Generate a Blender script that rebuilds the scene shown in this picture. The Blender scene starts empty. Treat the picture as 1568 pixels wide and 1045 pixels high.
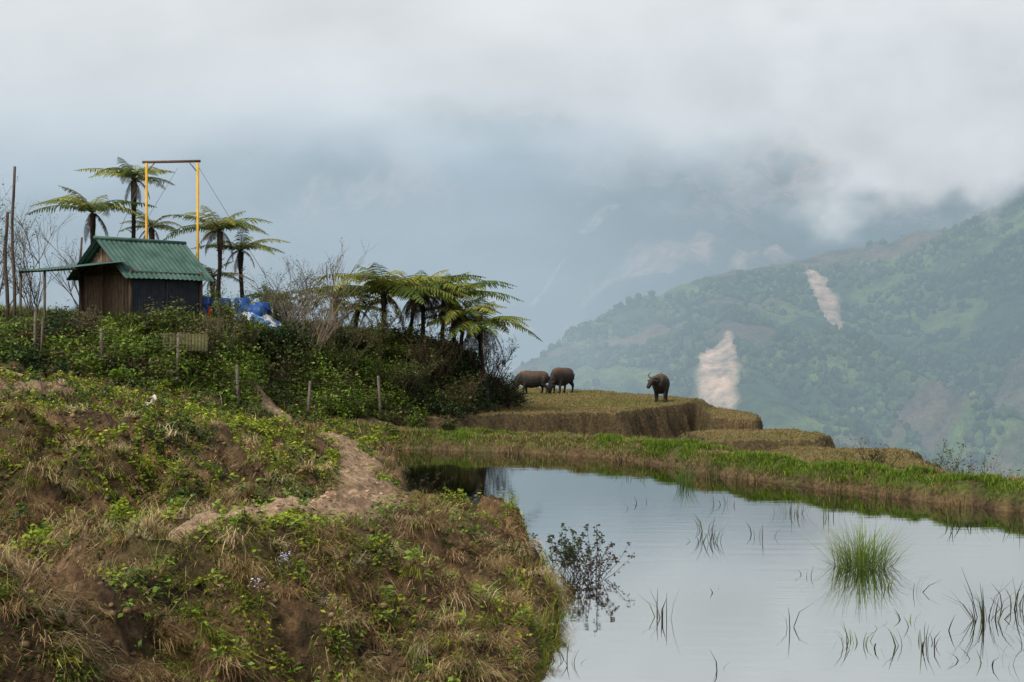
import bpy, math, random
import numpy as np
from mathutils import Vector
rng=np.random.default_rng(11); random.seed(5)
S=bpy.context.scene
# ---------------------------------------------------------------- noise utils
def h2(a,b,seed):
    n=(a*374761393+b*668265263+seed*144269504)&0xFFFFFFFF
    n=((n^(n>>13))*1274126177)&0xFFFFFFFF
    return ((n^(n>>16))&0xFFFFFF)/16777215.0
def vn(x,y,seed=0):
    x=np.asarray(x,float);y=np.asarray(y,float)
    xi=np.floor(x).astype(np.int64);yi=np.floor(y).astype(np.int64)
    u=x-xi;v=y-yi;u=u*u*(3-2*u);v=v*v*(3-2*v)
    return (h2(xi,yi,seed)*(1-u)+h2(xi+1,yi,seed)*u)*(1-v)+(h2(xi,yi+1,seed)*(1-u)+h2(xi+1,yi+1,seed)*u)*v
def fbm(x,y,seed=0,o=4):
    s=0;a=.5;t=0
    for i in range(o):
        s=s+a*vn(x*2**i,y*2**i,seed+i*17);t+=a;a*=.5
    return s/t
def ss(a,b,x):
    t=np.clip((x-a)/(b-a),0,1);return t*t*(3-2*t)
def pdist(x,y,pl):
    d=np.full(np.shape(x),1e9)
    for (ax,ay),(bx,by) in zip(pl[:-1],pl[1:]):
        dx,dy=bx-ax,by-ay;t=np.clip(((x-ax)*dx+(y-ay)*dy)/(dx*dx+dy*dy),0,1)
        d=np.minimum(d,np.hypot(x-ax-t*dx,y-ay-t*dy))
    return d
def sdpoly(x,y,pl):
    d=pdist(x,y,list(pl)+[pl[0]])
    ins=np.zeros(np.shape(x),bool)
    n=len(pl);j=n-1
    for i in range(n):
        xi,yi=pl[i];xj,yj=pl[j]
        c=((yi>y)!=(yj>y))&(x<(xj-xi)*(y-yi)/((yj-yi) if yj!=yi else 1e-9)+xi)
        ins^=c;j=i
    return np.where(ins,-d,d)
# ---------------------------------------------------------------- terrain (metres, pond surface z=0)
CP=np.array([
(-6.5,9.5,1.5),(-4.15,11.4,1.48),(-3.5,13.3,1.38),(-2.7,14.3,1.36),(-1.9,17,1.38),(-1.5,19.5,1.15),(-.8,21,.95),(0,20.8,.85),(.15,19.4,.6),
(-6,8.3,.6),(-3.9,10.4,.6),(-3,12,.35),(-2,13,.2),(-1,13.5,.1),(0,14.2,.1),(-3,8,0),(0,10,-.1),(3,8,-.2),(0,0,1.8),(-3,2,1.7),(3,2,1.4),(-8,4,1.2),
(-1.2,15.5,.85),(-.6,17,.9),(-.1,16,.5),(-3.2,12.7,1.05),(-2.2,13.7,.98),(-4,10.9,1.1),(-9,12,1.7),
(-5.6,15.3,1.0),(-4.4,16.5,1.1),(-3.6,17.2,1.3),(-4.4,13.4,1.2),(-9,16,1.6),
(-6.9,18.9,2.1),(-6.2,21.5,2.1),(-6,27,1.85),(-6.2,32.8,1.45),(-5.4,35.6,1.05),(-4.6,39.4,.75),(-3.3,32.7,.8),(-2.5,25.7,.95),(-2,19.1,1.3),(-2.3,17.5,1.5),(-2.9,15.8,1.56),(-2.25,22,1.1),
(-1.3,24,.5),(-2.2,28,.4),(-2.6,32,.35),(-3.1,35.5,.35),(-3.9,41,.35),
(-3.6,21.7,1.0),(-4.2,18.5,1.15),(-4.1,21.8,1.3),(-5.1,20.6,1.7),(-3.9,27.2,.95),(-4.7,28.6,1.15),(-10,20,2.3),
(-10.5,33,2.2),(-8.9,33,1.8),(-9,25,2.25),(-12.1,33,2.5),(-7.6,45,1.2),(-9,39.9,1.5),(-4.4,50,.55),(-6,47,.8),
(-15,40,2.7),(-12,41,2.1),(-9,43,1.6),(-7.5,48,1.1),(-5,52,.75),(-2.5,55,.6),(-.6,59.5,.6),
(-17,46,3.9),(-13,45.5,3.7),(-10,47,3.6),(-8,50,3.4),(-5.8,54,3.2),(-3.3,57,3.0),(-1.7,60,2.5),(0.3,64,.6),
(-18,50,4.3),(-13,50,4.1),(-10,52,4.15),(-8,54,3.8),(-5,58,3.5),(-3,61,3.0),(-20,60,4.4),(-12,60,4.1),(-25,45,4.2),(-20,35,3.2),(-30,60,4.5),(-30,30,3.5),
(-8,68,2.5),(-15,75,0),(-5,75,-.5),
(-3,47.8,.4),(3,46.5,.1),(6,42,0),(9,36,-.3),(12,30,-.5),(12,50,-1.5),(16,40,-2.5),(20,30,-3.5),(15,60,-4),(8,77,-2),(2,95,-2),(0,110,-8),(30,50,-9),(30,20,-5),(-20,100,-8),
(20,5,-1),(0,52,.1),(4,54,-.4),(7,58,-.75),(8.6,62,-1.0),(11,66,-2),(40,0,-6),(-40,0,3),(-40,100,-8),(40,100,-12)],float)
def tps_fit(P):
    n=len(P);d=np.hypot(P[:,None,0]-P[None,:,0],P[:,None,1]-P[None,:,1])
    K=np.where(d>0,d*d*np.log(d+1e-9),0)+np.eye(n)*.02
    A=np.zeros((n+3,n+3));A[:n,:n]=K;A[:n,n]=1;A[:n,n+1:]=P[:,:2];A[n,:n]=1;A[n+1:,:n]=P[:,:2].T
    return np.linalg.solve(A,np.r_[P[:,2],0,0,0])
W=tps_fit(CP)
def tps(x,y):
    out=np.empty(x.size);xf=x.ravel();yf=y.ravel();n=len(CP)
    for i in range(0,x.size,40000):
        a=xf[i:i+40000];b=yf[i:i+40000]
        d2=(a[:,None]-CP[None,:,0])**2+(b[:,None]-CP[None,:,1])**2
        out[i:i+40000]=(.5*d2*np.log(d2+1e-12))@W[:n]+W[n]+W[n+1]*a+W[n+2]*b
    return out.reshape(x.shape)
POND=[(.1,12),(.3,14.4),(.75,17.2),(.75,19),(.5,21),(.3,22.5),(-.6,24.3),(-1.5,27),(-2.0,30),(-2.3,33),(-2.9,38),(-3.6,43),(-4.3,45.5),(-1.5,44.6),(1,43),(3.0,41.4),(3.8,38.6),(5.0,35.6),(7.6,32.4),(10.2,28.1),(14,21),(17,12),(16,4),(8,5),(2,8),(.4,10)]
BUND=[(-4.6,47.2),(-1.2,46),(1.5,44.5),(3.9,42.8),(5.2,40.2),(6.3,36.9),(8.5,33.5),(11.2,29.2),(15,22),(18.2,12),(17,3)]
PATH=[(-8.2,46.5),(-7.4,44.6),(-6.1,42),(-4.9,39.4),(-4.1,35),(-3.5,32),(-3.0,28),(-2.6,25.7),(-2.2,22),(-1.95,19.3),(-2.2,17.6),(-2.75,16.2),(-3.3,15.4)]
MESA=[([(10.9,49.5),(10.2,46.5),(6.5,46.3),(6.3,50.5),(8.5,51.8),(10.6,51.8)],.2),
      ([(12.4,44.5),(11.5,39),(7.5,38.5),(6.5,42),(9,46)],.02),
      ([(8.6,60),(10.0,58.3),(10.7,62),(9.9,67.5),(9.2,68)],.24),
      ([(-8.5,54),(-4.4,52),(-.4,56),(4.2,57.6),(7.6,64.6),(8.8,66.6),(9.5,69.5),(8,73),(5,81.5),(1.5,86),(-2,91),(-7,88)],.58)]
def H(x,y,full=False):
    x=np.asarray(x,float);y=np.asarray(y,float)
    z=np.clip(tps(x,y),-14,6)
    near=1-ss(90,140,np.hypot(x,y-30))
    pd0=pdist(x,y,PATH)-.04*(1-ss(22,34,y));npth=ss(.4,1.2,pd0)
    z=z+(fbm(x*.9,y*.9,3)-.5)*.3*near*ss(7,12,y)*(.3+.7*npth)+(fbm(x*3.5,y*3.5,9,3)-.5)*.24*near
    fg=(1-ss(44,50,y))*(1-ss(1.5,3,x))*npth*ss(8,10,y)
    z=z+(.42-np.abs(2*fbm(x*.8,y*.8,13,4)-1)*1.7)*.62*fg-.16*fg
    z=z+(.4-np.abs(2*fbm(x*2.6,y*2.6,14,3)-1)*1.6)*.22*fg
    st=fbm(x*.5+3,y*.9,15,3)*5;z=z+(ss(.35,.65,st-np.floor(st))-.5)*.22*fg
    wm=np.zeros_like(z);tm=np.zeros_like(z)
    for k,(pl,zt) in enumerate(MESA):
        sd=sdpoly(x,y,pl)+(fbm(x*.8,y*.8,20+k,3)-.5)*.9+(fbm(x*3,y*3,25+k,3)-.5)*.35
        f=1-ss(0,.6,sd);top=zt+(fbm(x*1.5,y*1.5,31,3)-.5)*.10+.08*np.exp(-((sd+.35)/.2)**2)
        up_=top>z-.05
        z=np.where(top>z,z+(top-z)*f,z)
        wm=np.maximum(wm,(sd>0)*(sd<.9)*up_);tm=np.maximum(tm,(sd<=0)*1.*up_)
    bd=pdist(x,y,BUND)+(fbm(x,y,41,3)-.5)*.8
    bf=1-ss(.55,1.2,bd);zt=.44+(fbm(x*1.3,y*1.3,43,3)-.5)*.36
    z=np.where(zt>z,z+(zt-z)*bf,z)
    sp=sdpoly(x,y,POND)+(fbm(x*1.1,y*1.1,51,4)-.5)*.6*ss(-1,30,50-y)
    z=-.45+(z+.45)*ss(-.12,.45,sp)*1.0
    z=np.where(sp<-.12,-.45,z)
    pdm=pd0+(fbm(x*1.6,y*1.6,61,4)-.5)*.75+(fbm(x*5,y*5,62,3)-.5)*.3
    pm=1-ss(.36,.58,pdm)
    z=z+pm*((fbm(x*4,y*4,63,4)-.5)*.26+.02)
    drop=.6*np.maximum(0,y-100)+.6*np.maximum(0,x-21)+.6*np.maximum(0,-x-60)
    z=np.maximum(z-drop,-115+8*fbm(x/60,y/60,71))
    if full: return z,pm,bf,wm,tm,sp
    return z
def mat_(name): 
    m=bpy.data.materials.new(name);m.use_nodes=True
    nt=m.node_tree;return m,nt,nt.nodes['Principled BSDF']
def N(nt,t,**k):
    n=nt.nodes.new(t)
    for a,b in k.items(): setattr(n,a,b)
    return n
def foliage_mat(name,trans=.3,rough=.6,gain=1.):
    m,nt,b=mat_(name);out=nt.nodes['Material Output']
    a=N(nt,'ShaderNodeAttribute',attribute_name='col')
    b.inputs['Roughness'].default_value=rough;b.inputs['Specular IOR Level'].default_value=.25
    t=N(nt,'ShaderNodeBsdfTranslucent');mx=N(nt,'ShaderNodeMixShader');mx.inputs[0].default_value=trans
    nt.links.new(a.outputs['Color'],b.inputs['Base Color']);nt.links.new(a.outputs['Color'],t.inputs['Color'])
    nt.links.new(b.outputs[0],mx.inputs[1]);nt.links.new(t.outputs[0],mx.inputs[2]);nt.links.new(mx.outputs[0],out.inputs[0]);return m
def noise_mat(name,c1,c2,scale=5,rough=.8,bump=.3,dist=.02,coord='Object',attr=False,stretch=(1,1,1),metal=0,detail=6,contrast=(.35,.65)):
    m,nt,b=mat_(name)
    tc=N(nt,'ShaderNodeTexCoord');mp=N(nt,'ShaderNodeMapping');mp.inputs['Scale'].default_value=stretch
    nz=N(nt,'ShaderNodeTexNoise');nz.inputs['Scale'].default_value=scale;nz.inputs['Detail'].default_value=detail;nz.inputs['Roughness'].default_value=.65
    nt.links.new(tc.outputs[coord],mp.inputs[0]);nt.links.new(mp.outputs[0],nz.inputs['Vector'])
    r=N(nt,'ShaderNodeValToRGB');r.color_ramp.elements[0].position=contrast[0];r.color_ramp.elements[1].position=contrast[1]
    r.color_ramp.elements[0].color=(*c1,1);r.color_ramp.elements[1].color=(*c2,1)
    nt.links.new(nz.outputs['Fac'],r.inputs[0])
    src=r.outputs[0]
    if attr:
        a=N(nt,'ShaderNodeAttribute',attribute_name='col');mx=N(nt,'ShaderNodeMix',data_type='RGBA',blend_type='MULTIPLY');mx.inputs[0].default_value=1
        nt.links.new(a.outputs['Color'],mx.inputs[6]);nt.links.new(src,mx.inputs[7]);src=mx.outputs[2]
    nt.links.new(src,b.inputs['Base Color'])
    bp=N(nt,'ShaderNodeBump');bp.inputs['Strength'].default_value=bump;bp.inputs['Distance'].default_value=dist
    nt.links.new(nz.outputs['Fac'],bp.inputs['Height']);nt.links.new(bp.outputs[0],b.inputs['Normal'])
    b.inputs['Roughness'].default_value=rough;b.inputs['Metallic'].default_value=metal;b.inputs['Specular IOR Level'].default_value=.25
    return m
def mk(name,V,F,mat,col=None,smooth=False,parent=None,attr='col'):
    V=np.asarray(V,np.float32).reshape(-1,3);F=np.asarray(F,np.int32);k=F.shape[1];nf=len(F)
    me=bpy.data.meshes.new(name);me.vertices.add(len(V));me.vertices.foreach_set('co',V.ravel())
    me.loops.add(nf*k);me.loops.foreach_set('vertex_index',F.ravel());me.polygons.add(nf)
    me.polygons.foreach_set('loop_start',np.arange(nf,dtype=np.int32)*k)
    if smooth: me.polygons.foreach_set('use_smooth',np.ones(nf,bool))
    me.update(calc_edges=True)
    if col is not None:
        c=np.ones((len(V),4),np.float32);c[:,:3]=col
        me.color_attributes.new(attr,'FLOAT_COLOR','POINT').data.foreach_set('color',c.ravel())
    me.materials.append(mat);o=bpy.data.objects.new(name,me);S.collection.objects.link(o)
    if parent: o.parent=parent
    return o
class MB:
    def __init__(s): s.V=[];s.F=[];s.C=[];s.n=0
    def add(s,V,F,C):
        V=np.asarray(V,float).reshape(-1,3);F=np.asarray(F,int)
        if F.shape[1]==3: F=np.c_[F,F[:,2]]
        s.V.append(V);s.F.append(F+s.n);c=np.empty((len(V),3));c[:]=C;s.C.append(c);s.n+=len(V)
    def build(s,name,mat,smooth=False,parent=None):
        V=np.concatenate(s.V);F=np.concatenate(s.F);C=np.concatenate(s.C)
        me_tri=F[:,2]==F[:,3]
        if me_tri.any():
            A=F[~me_tri];Q=np.r_[A[:,[0,1,2]],A[:,[0,2,3]],F[me_tri][:,:3]];F=Q
        return mk(name,V,F,mat,C,smooth,parent)
def tube(mb,pts,r,col,sides=6,r2=None,cap=True):
    pts=np.asarray(pts,float);n=len(pts);r=np.broadcast_to(r,n).astype(float);r2=r if r2 is None else np.broadcast_to(r2,n)
    T=np.gradient(pts,axis=0);T/=np.linalg.norm(T,axis=1)[:,None]+1e-9
    ref=np.array([0,0,1.]) if abs(T[:,2]).mean()<.8 else np.array([0,1.,0])
    A=np.cross(T,ref);A/=np.linalg.norm(A,axis=1)[:,None]+1e-9;B=np.cross(A,T)
    th=np.arange(sides)*2*math.pi/sides
    V=pts[:,None]+A[:,None]*(np.cos(th)[None,:,None]*r[:,None,None])+B[:,None]*(np.sin(th)[None,:,None]*r2[:,None,None])
    V=V.reshape(-1,3);F=[]
    for i in range(n-1):
        for j in range(sides):
            a=i*sides+j;b=i*sides+(j+1)%sides;F.append((a,b,b+sides,a+sides))
    if cap:
        V=np.r_[V,pts[:1],pts[-1:]];c0=n*sides
        for j in range(sides):
            F.append((c0,(j+1)%sides,j,j));F.append((c0+1,(n-1)*sides+j,(n-1)*sides+(j+1)%sides,(n-1)*sides+(j+1)%sides))
    mb.add(V,F,col)
def blades(mb,P,az,L,w,t0,t1,col):
    n=len(P);d=np.c_[np.cos(az),np.sin(az),np.zeros(n)];s=np.c_[-np.sin(az),np.cos(az),np.zeros(n)]
    fl=rng.uniform(-.8,.8,n)[:,None];s=s*np.cos(fl)+d*np.sin(fl)
    up=np.array([0,0,1.])
    p1=P+(d*np.sin(t0)[:,None]+up*np.cos(t0)[:,None])*(L*.5)[:,None]
    p2=p1+(d*np.sin(t1)[:,None]+up*np.cos(t1)[:,None])*(L*.5)[:,None]
    w=w[:,None]
    V=np.stack([P-s*w,P+s*w,p1+s*w*.8,p1-s*w*.8,p2+s*w*.15,p2-s*w*.15],1)
    b=np.arange(n)[:,None]*6
    F=np.stack([b+np.array([0,1,2,3]),b+np.array([3,2,4,5])],1).reshape(-1,4)
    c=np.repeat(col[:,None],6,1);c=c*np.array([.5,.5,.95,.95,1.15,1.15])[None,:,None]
    mb.add(V,F,c.reshape(-1,3))
def leaves(mb,P,s,col,updir=.7):
    n=len(P);az=rng.uniform(0,2*math.pi,n);nd=rng.normal(size=(n,3));nd[:,2]=abs(nd[:,2])+updir*1.5;nd/=np.linalg.norm(nd,axis=1)[:,None]
    a=np.c_[np.cos(az),np.sin(az),np.zeros(n)];a-=nd*(a*nd).sum(1)[:,None];a/=np.linalg.norm(a,axis=1)[:,None];b=np.cross(nd,a)
    s=s[:,None];V=np.stack([P-a*s,P+b*s*.5+nd*s*.12,P+a*s,P-b*s*.5+nd*s*.12],1)
    F=np.arange(n)[:,None]*4+np.arange(4);mb.add(V,F,np.repeat(col[:,None],4,1).reshape(-1,3))
def pick(n,cols,wts,j=.25):
    c=np.array(cols)[rng.choice(len(cols),n,p=np.array(wts)/sum(wts))]
    return c*(1+rng.uniform(-j,j,(n,1)))*(1+rng.uniform(-.08,.08,(n,3)))
def isglow(m): m.cycles.emission_sampling='NONE'
t=(1+5**.5)/2;ico=np.array([(-1,t,0),(1,t,0),(-1,-t,0),(1,-t,0),(0,-1,t),(0,1,t),(0,-1,-t),(0,1,-t),(t,0,-1),(t,0,1),(-t,0,-1),(-t,0,1)],float);ico/=np.linalg.norm(ico[0])
icf=np.array([(0,11,5),(0,5,1),(0,1,7),(0,7,10),(0,10,11),(1,5,9),(5,11,4),(11,10,2),(10,7,6),(7,1,8),(3,9,4),(3,4,2),(3,2,6),(3,6,8),(3,8,9),(4,9,5),(2,4,11),(6,2,10),(8,6,7),(9,8,1)])
def icos(name,P,R,col,mat,sc=(1,1,1),smooth=False):
    n=len(P);V=ico[None]*R[:,None,None]*rng.uniform(.65,1.3,(n,12,1))*np.array(sc);V=V+P[:,None,:]
    return mk(name,V,(np.arange(n)[:,None,None]*12+icf[None]).reshape(-1,3),mat,np.repeat(col[:,None],12,1).reshape(-1,3),smooth)

# ---- ground sheet
def axis(segs):
    a=[]
    for s,e,st in segs: a.append(np.arange(s,e,st))
    return np.concatenate(a+[[segs[-1][1]]])
ax=axis([(-900,-60,30),(-60,-22,1.5),(-22,-14,.3),(-14,14,.08),(14,24,.4),(24,60,2),(60,900,35)])
ay=axis([(-60,0,4),(0,8,.4),(8,30,.075),(30,50,.12),(50,72,.13),(72,95,.25),(95,130,1.5),(130,1150,40)])
X,Y=np.meshgrid(ax,ay);Z,pm,bf,wm,tm,sp=H(X,Y,True)
f1=fbm(X*.7,Y*.7,81);f2=fbm(X*4,Y*4,82)
C=np.zeros(X.shape+(3,))
def lerp(c,col,f): return c+(np.array(col)-c)*f[...,None]
C[:]=(.13,.088,.046);C=lerp(C,(.06,.075,.02),ss(.52,.65,f1)*.5)
C=lerp(C,(.19,.118,.063),(1-ss(26,46,Y))*(X<1.5)*ss(.36,.52,fbm(X*1.2,Y*1.2,84)))
C=lerp(C,(.05,.035,.02),(1-ss(30,46,Y))*ss(.5,.62,fbm(X*2.3,Y*2.3,85))*.8)
hill=ss(41,45,Y)*(1-ss(-4,2,X+(Y-58)*-.5))*ss(.9,1.5,Z)
C=lerp(C,(.022,.032,.010),hill)
mud=np.exp(-((X+10.5)/3)**2-((Y-31)/4)**2);C=lerp(C,(.28,.195,.135),ss(.3,.6,mud*(.6+f2)))
C=lerp(C,(.20,.15,.06),tm*(.6+.4*f2));C=lerp(C,(.085,.064,.032),wm*ss(.3,.6,f2+.1))
C=lerp(C,(.075,.11,.02),bf*.9*ss(.25,.5,f2)*ss(.1,.3,Z))
C=lerp(C,(.44,.315,.205),pm*(.72+.4*f2));C=lerp(C,(.24,.16,.10),pm*ss(.5,.62,fbm(X*2.2,Y*2.2,86))*.7)
C=lerp(C,(.05,.035,.02),(sp<.2)*.7)
far=ss(95,120,Y)+ss(24,30,X)+ss(30,50,-X);C=lerp(C,(.03,.045,.02),np.clip(far,0,1))
ny,nx=X.shape;I=np.arange(ny*nx).reshape(ny,nx)
F=np.stack([I[:-1,:-1],I[:-1,1:],I[1:,1:],I[1:,:-1]],-1).reshape(-1,4)
mk('terrain',np.stack([X,Y,Z],-1),F,noise_mat('soil',(.45,.45,.45),(1.35,1.3,1.25),scale=9,bump=1.,dist=.1,rough=.95,attr=True,detail=7),C.reshape(-1,3),True)

# ---- pond water
m,nt,b=mat_('water');b.inputs['Base Color'].default_value=(.05,.058,.038,1);b.inputs['Roughness'].default_value=.03;b.inputs['IOR'].default_value=1.33
gl=N(nt,'ShaderNodeBsdfGlossy');gl.inputs['Roughness'].default_value=.02;gl.inputs['Color'].default_value=(.70,.71,.69,1)
tc=N(nt,'ShaderNodeTexCoord');mp=N(nt,'ShaderNodeMapping');mp.inputs['Scale'].default_value=(.5,1.6,1)
nz=N(nt,'ShaderNodeTexNoise');nz.inputs['Scale'].default_value=1.6;nz.inputs['Detail'].default_value=5
nt.links.new(tc.outputs['Object'],mp.inputs[0]);nt.links.new(mp.outputs[0],nz.inputs['Vector'])
bp=N(nt,'ShaderNodeBump');bp.inputs['Strength'].default_value=.13;bp.inputs['Distance'].default_value=.02
nt.links.new(nz.outputs['Fac'],bp.inputs['Height']);nt.links.new(bp.outputs[0],gl.inputs['Normal']);nt.links.new(bp.outputs[0],b.inputs['Normal'])
fr=N(nt,'ShaderNodeFresnel');fr.inputs['IOR'].default_value=1.45
mr=N(nt,'ShaderNodeMapRange');mr.inputs[1].default_value=0;mr.inputs[2].default_value=.6;mr.inputs[3].default_value=.35;mr.inputs[4].default_value=1
mx=N(nt,'ShaderNodeMixShader');nt.links.new(fr.outputs[0],mr.inputs[0]);nt.links.new(mr.outputs[0],mx.inputs[0]);nt.links.new(b.outputs[0],mx.inputs[1]);nt.links.new(gl.outputs[0],mx.inputs[2])
nt.links.new(mx.outputs[0],nt.nodes['Material Output'].inputs[0])
wp=[(.0,8),(-.3,14),(-.3,22),(-1.8,25),(-2.6,30),(-3.6,38),(-4.6,43),(-5,46.2),(-1,45.4),(2,44),(4,42),(6,36.5),(8.2,33),(10.8,28.8),(14.8,21.5),(18,12),(17,3),(8,4),(2,7)]
me=bpy.data.meshes.new('pond_water');me.from_pydata([(x,y,0) for x,y in wp],[],[list(range(len(wp)))]);me.materials.append(m);me.update()
S.collection.objects.link(bpy.data.objects.new('pond_water',me))

# ---- ground vegetation
G=foliage_mat('grass',.25);LM=foliage_mat('leaf',.3,.45)
def samp(n,x0,x1,y0,y1):
    x=rng.uniform(x0,x1,n);y=rng.uniform(y0,y1,n);z,pm,bf,wm,tm,sp=H(x,y,True);return x,y,z,pm,bf,wm,tm,sp
def downhill(x,y):
    e=.12;gx=H(x+e,y)-H(x-e,y);gy=H(x,y+e)-H(x,y-e);return np.arctan2(-gy,-gx),np.hypot(gx,gy)/(2*e)
STR=[(.48,.36,.18),(.33,.225,.10),(.18,.11,.05),(.60,.48,.29)];GRN=[(.17,.22,.02),(.10,.16,.02),(.27,.30,.035),(.06,.09,.016)]
def nearpath(x,y): # trodden strip beside the path
    return (y<27)&(pdist(x,y,PATH)<.75)
def tussocks(mb,N_,k,x0,x1,y0,y1,L,w,cols,wts,seed,thr=.45,spread=.05,droop=(.5,1.5)):
    x,y,z,pm,bf,wm,tm,sp=samp(N_,x0,x1,y0,y1);g=fbm(x*.9,y*.9,seed);q=(sp>.08)&(pm<.12)&(g>thr)&~nearpath(x,y);x,y,z=x[q],y[q],z[q];n=len(x)
    az,sl=downhill(x,y);steep=ss(.15,.8,sl);cc=pick(n,cols,wts,.3);sz=rng.uniform(.6,1.2,n)
    R=lambda a:np.repeat(a,k,0)
    m_=n*k;a=np.where(rng.random(m_)<R(steep)*.8,R(az)+rng.normal(0,.6,m_),rng.uniform(0,6.28,m_));t0=rng.uniform(.1,.9,m_)+R(steep)*.4
    P=np.c_[R(x)+rng.normal(0,spread,m_),R(y)+rng.normal(0,spread,m_),R(z)]
    blades(mb,P,a,rng.uniform(*L,m_)*R(sz),rng.uniform(*w,m_),t0,t0+rng.uniform(*droop,m_),R(cc)*rng.uniform(.6,1.3,(m_,1)))
mb=MB()
for n,(x0,x1,y0,y1) in [(160000,(-7.5,1.2,8.5,17)),(60000,(-7,1.2,17,25))]:
    x,y,z,pm,bf,wm,tm,sp=samp(n,x0,x1,y0,y1);g=fbm(x*.9,y*.9,91);c2=fbm(x*2.4,y*2.4,92)
    k=(sp>.0)&(rng.random(n)>pm*1.15)&(c2+rng.normal(0,.03,n)>.43)&((y<17)|(x>-3.2))&(~nearpath(x,y)|(rng.random(n)<.5))&((sp>.4)|(rng.random(n)<.45));x,y,z,g=x[k],y[k],z[k],g[k];n=len(x)
    az,sl=downhill(x,y);az=az+rng.normal(0,.9,n);steep=ss(.2,.9,sl)
    isg=rng.random(n)<ss(.5,.64,g)*.7+.06
    col=np.where(isg[:,None],pick(n,GRN,[3,3,2,2],.35),pick(n,STR,[3,4,3,1],.35))
    L=rng.uniform(.06,.22,n)*(.7+.6*fbm(x*3,y*3,93));L=np.where(rng.random(n)<.08,L*2,L);L=np.where(nearpath(x,y),L*.5,L);t0=rng.uniform(.1,.8,n)+steep*.7;t1=t0+rng.uniform(.3,1.3,n)
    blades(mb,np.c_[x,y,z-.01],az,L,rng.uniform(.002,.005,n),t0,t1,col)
tussocks(mb,1900,55,-7.5,1.2,9,20,(.15,.42),(.0018,.0045),STR,[4,4,3,2],401,.38)
tussocks(mb,850,45,-7.5,1.2,9,23,(.12,.34),(.0025,.005),GRN,[3,2,3,2],402,.45)
n=1600;x=rng.normal(.55,.2,n);y=rng.uniform(15.5,19.5,n);z,pm,bf,wm,tm,sp=H(x,y,True);k=(sp>-.05)&(vn(x*3,y*3,8)>.4);x,y,z=x[k],y[k],z[k];n=len(x);t0=rng.uniform(0,.5,n)
blades(mb,np.c_[x,y,z],rng.normal(-.2,.9,n),rng.uniform(.15,.42,n),rng.uniform(.003,.006,n),t0,t0+rng.uniform(.2,1.1,n),pick(n,[(.34,.34,.04),(.22,.30,.03),(.42,.32,.09)],[3,3,2]))
mb.build('bank_dry_grass',G)
mb=MB()
for n,(x0,x1,y0,y1),s0,thr in [(190000,(-7.5,1.2,9,23),(.012,.036),.53),(230000,(-13,-2.4,15,32),(.02,.048),.45),(110000,(-15,-3.6,30,47),(.035,.07),.42)]:
    x,y,z,pm,bf,wm,tm,sp=samp(n,x0,x1,y0,y1);g=fbm(x*1.1,y*1.1,101)*.65+fbm(x*2.7,y*2.7,102)*.35
    npz=nearpath(x,y)
    k=(sp>.18)&(rng.random(n)>pm*1.3)&(g+rng.normal(0,.02,n)>thr)&(~npz|(rng.random(n)<.5));mudk=np.exp(-((x+10.5)/3)**2-((y-31)/4)**2)<.45;k&=mudk&(np.hypot(x+8.1,y-30.7)>.6)
    x,y,z,g,npz=x[k],y[k],z[k],g[k],npz[k];n=len(x)
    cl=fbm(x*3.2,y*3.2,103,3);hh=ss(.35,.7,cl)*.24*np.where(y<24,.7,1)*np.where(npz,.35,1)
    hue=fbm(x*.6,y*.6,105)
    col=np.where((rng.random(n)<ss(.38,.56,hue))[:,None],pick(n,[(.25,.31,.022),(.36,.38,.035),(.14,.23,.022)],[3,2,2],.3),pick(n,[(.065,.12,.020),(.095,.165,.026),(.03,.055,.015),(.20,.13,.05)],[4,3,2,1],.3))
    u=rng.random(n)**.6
    leaves(mb,np.c_[x,y,z+hh*u+.01],rng.uniform(*s0,n),col*(.28+.94*u)[:,None],.6)  # low leaves darkened: shade inside the clump is put into the colour
for i in range(300):
    x=random.uniform(-3.6,.6);y=random.uniform(12.2,19);z,pm,bf,wm,tm,sp=H(np.array([x]),np.array([y]),True)
    if sp[0]<.15 or pm[0]>.2: continue
    n=random.randint(8,22);a=rng.uniform(0,6.28,n);r=rng.uniform(.01,.10,n);leaves(mb,np.c_[x+r*np.cos(a),y+r*np.sin(a),z[0]+rng.uniform(.04,.2,n)],rng.uniform(.02,.05,n),pick(n,[(.18,.28,.04),(.28,.37,.06),(.11,.19,.03)],[1,1,1]),.6)
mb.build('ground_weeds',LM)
mb=MB();n=80000;x,y,z,pm,bf,wm,tm,sp=samp(n,-14,-2.5,15,47);g=fbm(x*.8,y*.8,111)
k=(sp>.05)&(rng.random(n)>pm*1.3)&(np.exp(-((x+10.5)/3)**2-((y-31)/4)**2)<.6)&(fbm(x*1.5,y*1.5,112)>.38)&(np.hypot(x+8.1,y-30.7)>.6)&~nearpath(x,y);x,y,z,g=x[k],y[k],z[k],g[k];n=len(x)
az,sl=downhill(x,y);az+=rng.normal(0,1,n);isg=rng.random(n)<ss(.42,.64,g)
col=np.where(isg[:,None],pick(n,GRN,[3,3,3,2]),pick(n,STR,[3,3,3,1]));t0=rng.uniform(.1,.9,n)
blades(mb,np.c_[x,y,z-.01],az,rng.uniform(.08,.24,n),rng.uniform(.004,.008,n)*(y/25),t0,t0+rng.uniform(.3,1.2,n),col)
tussocks(mb,1500,34,-13,-2.6,15,40,(.16,.38),(.004,.008),STR,[4,4,3,2],403,.42,.07);tussocks(mb,500,30,-13,-2.6,15,40,(.16,.36),(.004,.009),GRN,[4,2,4,2],404,.5,.07)
mb.build('mound_grass',G)
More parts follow.
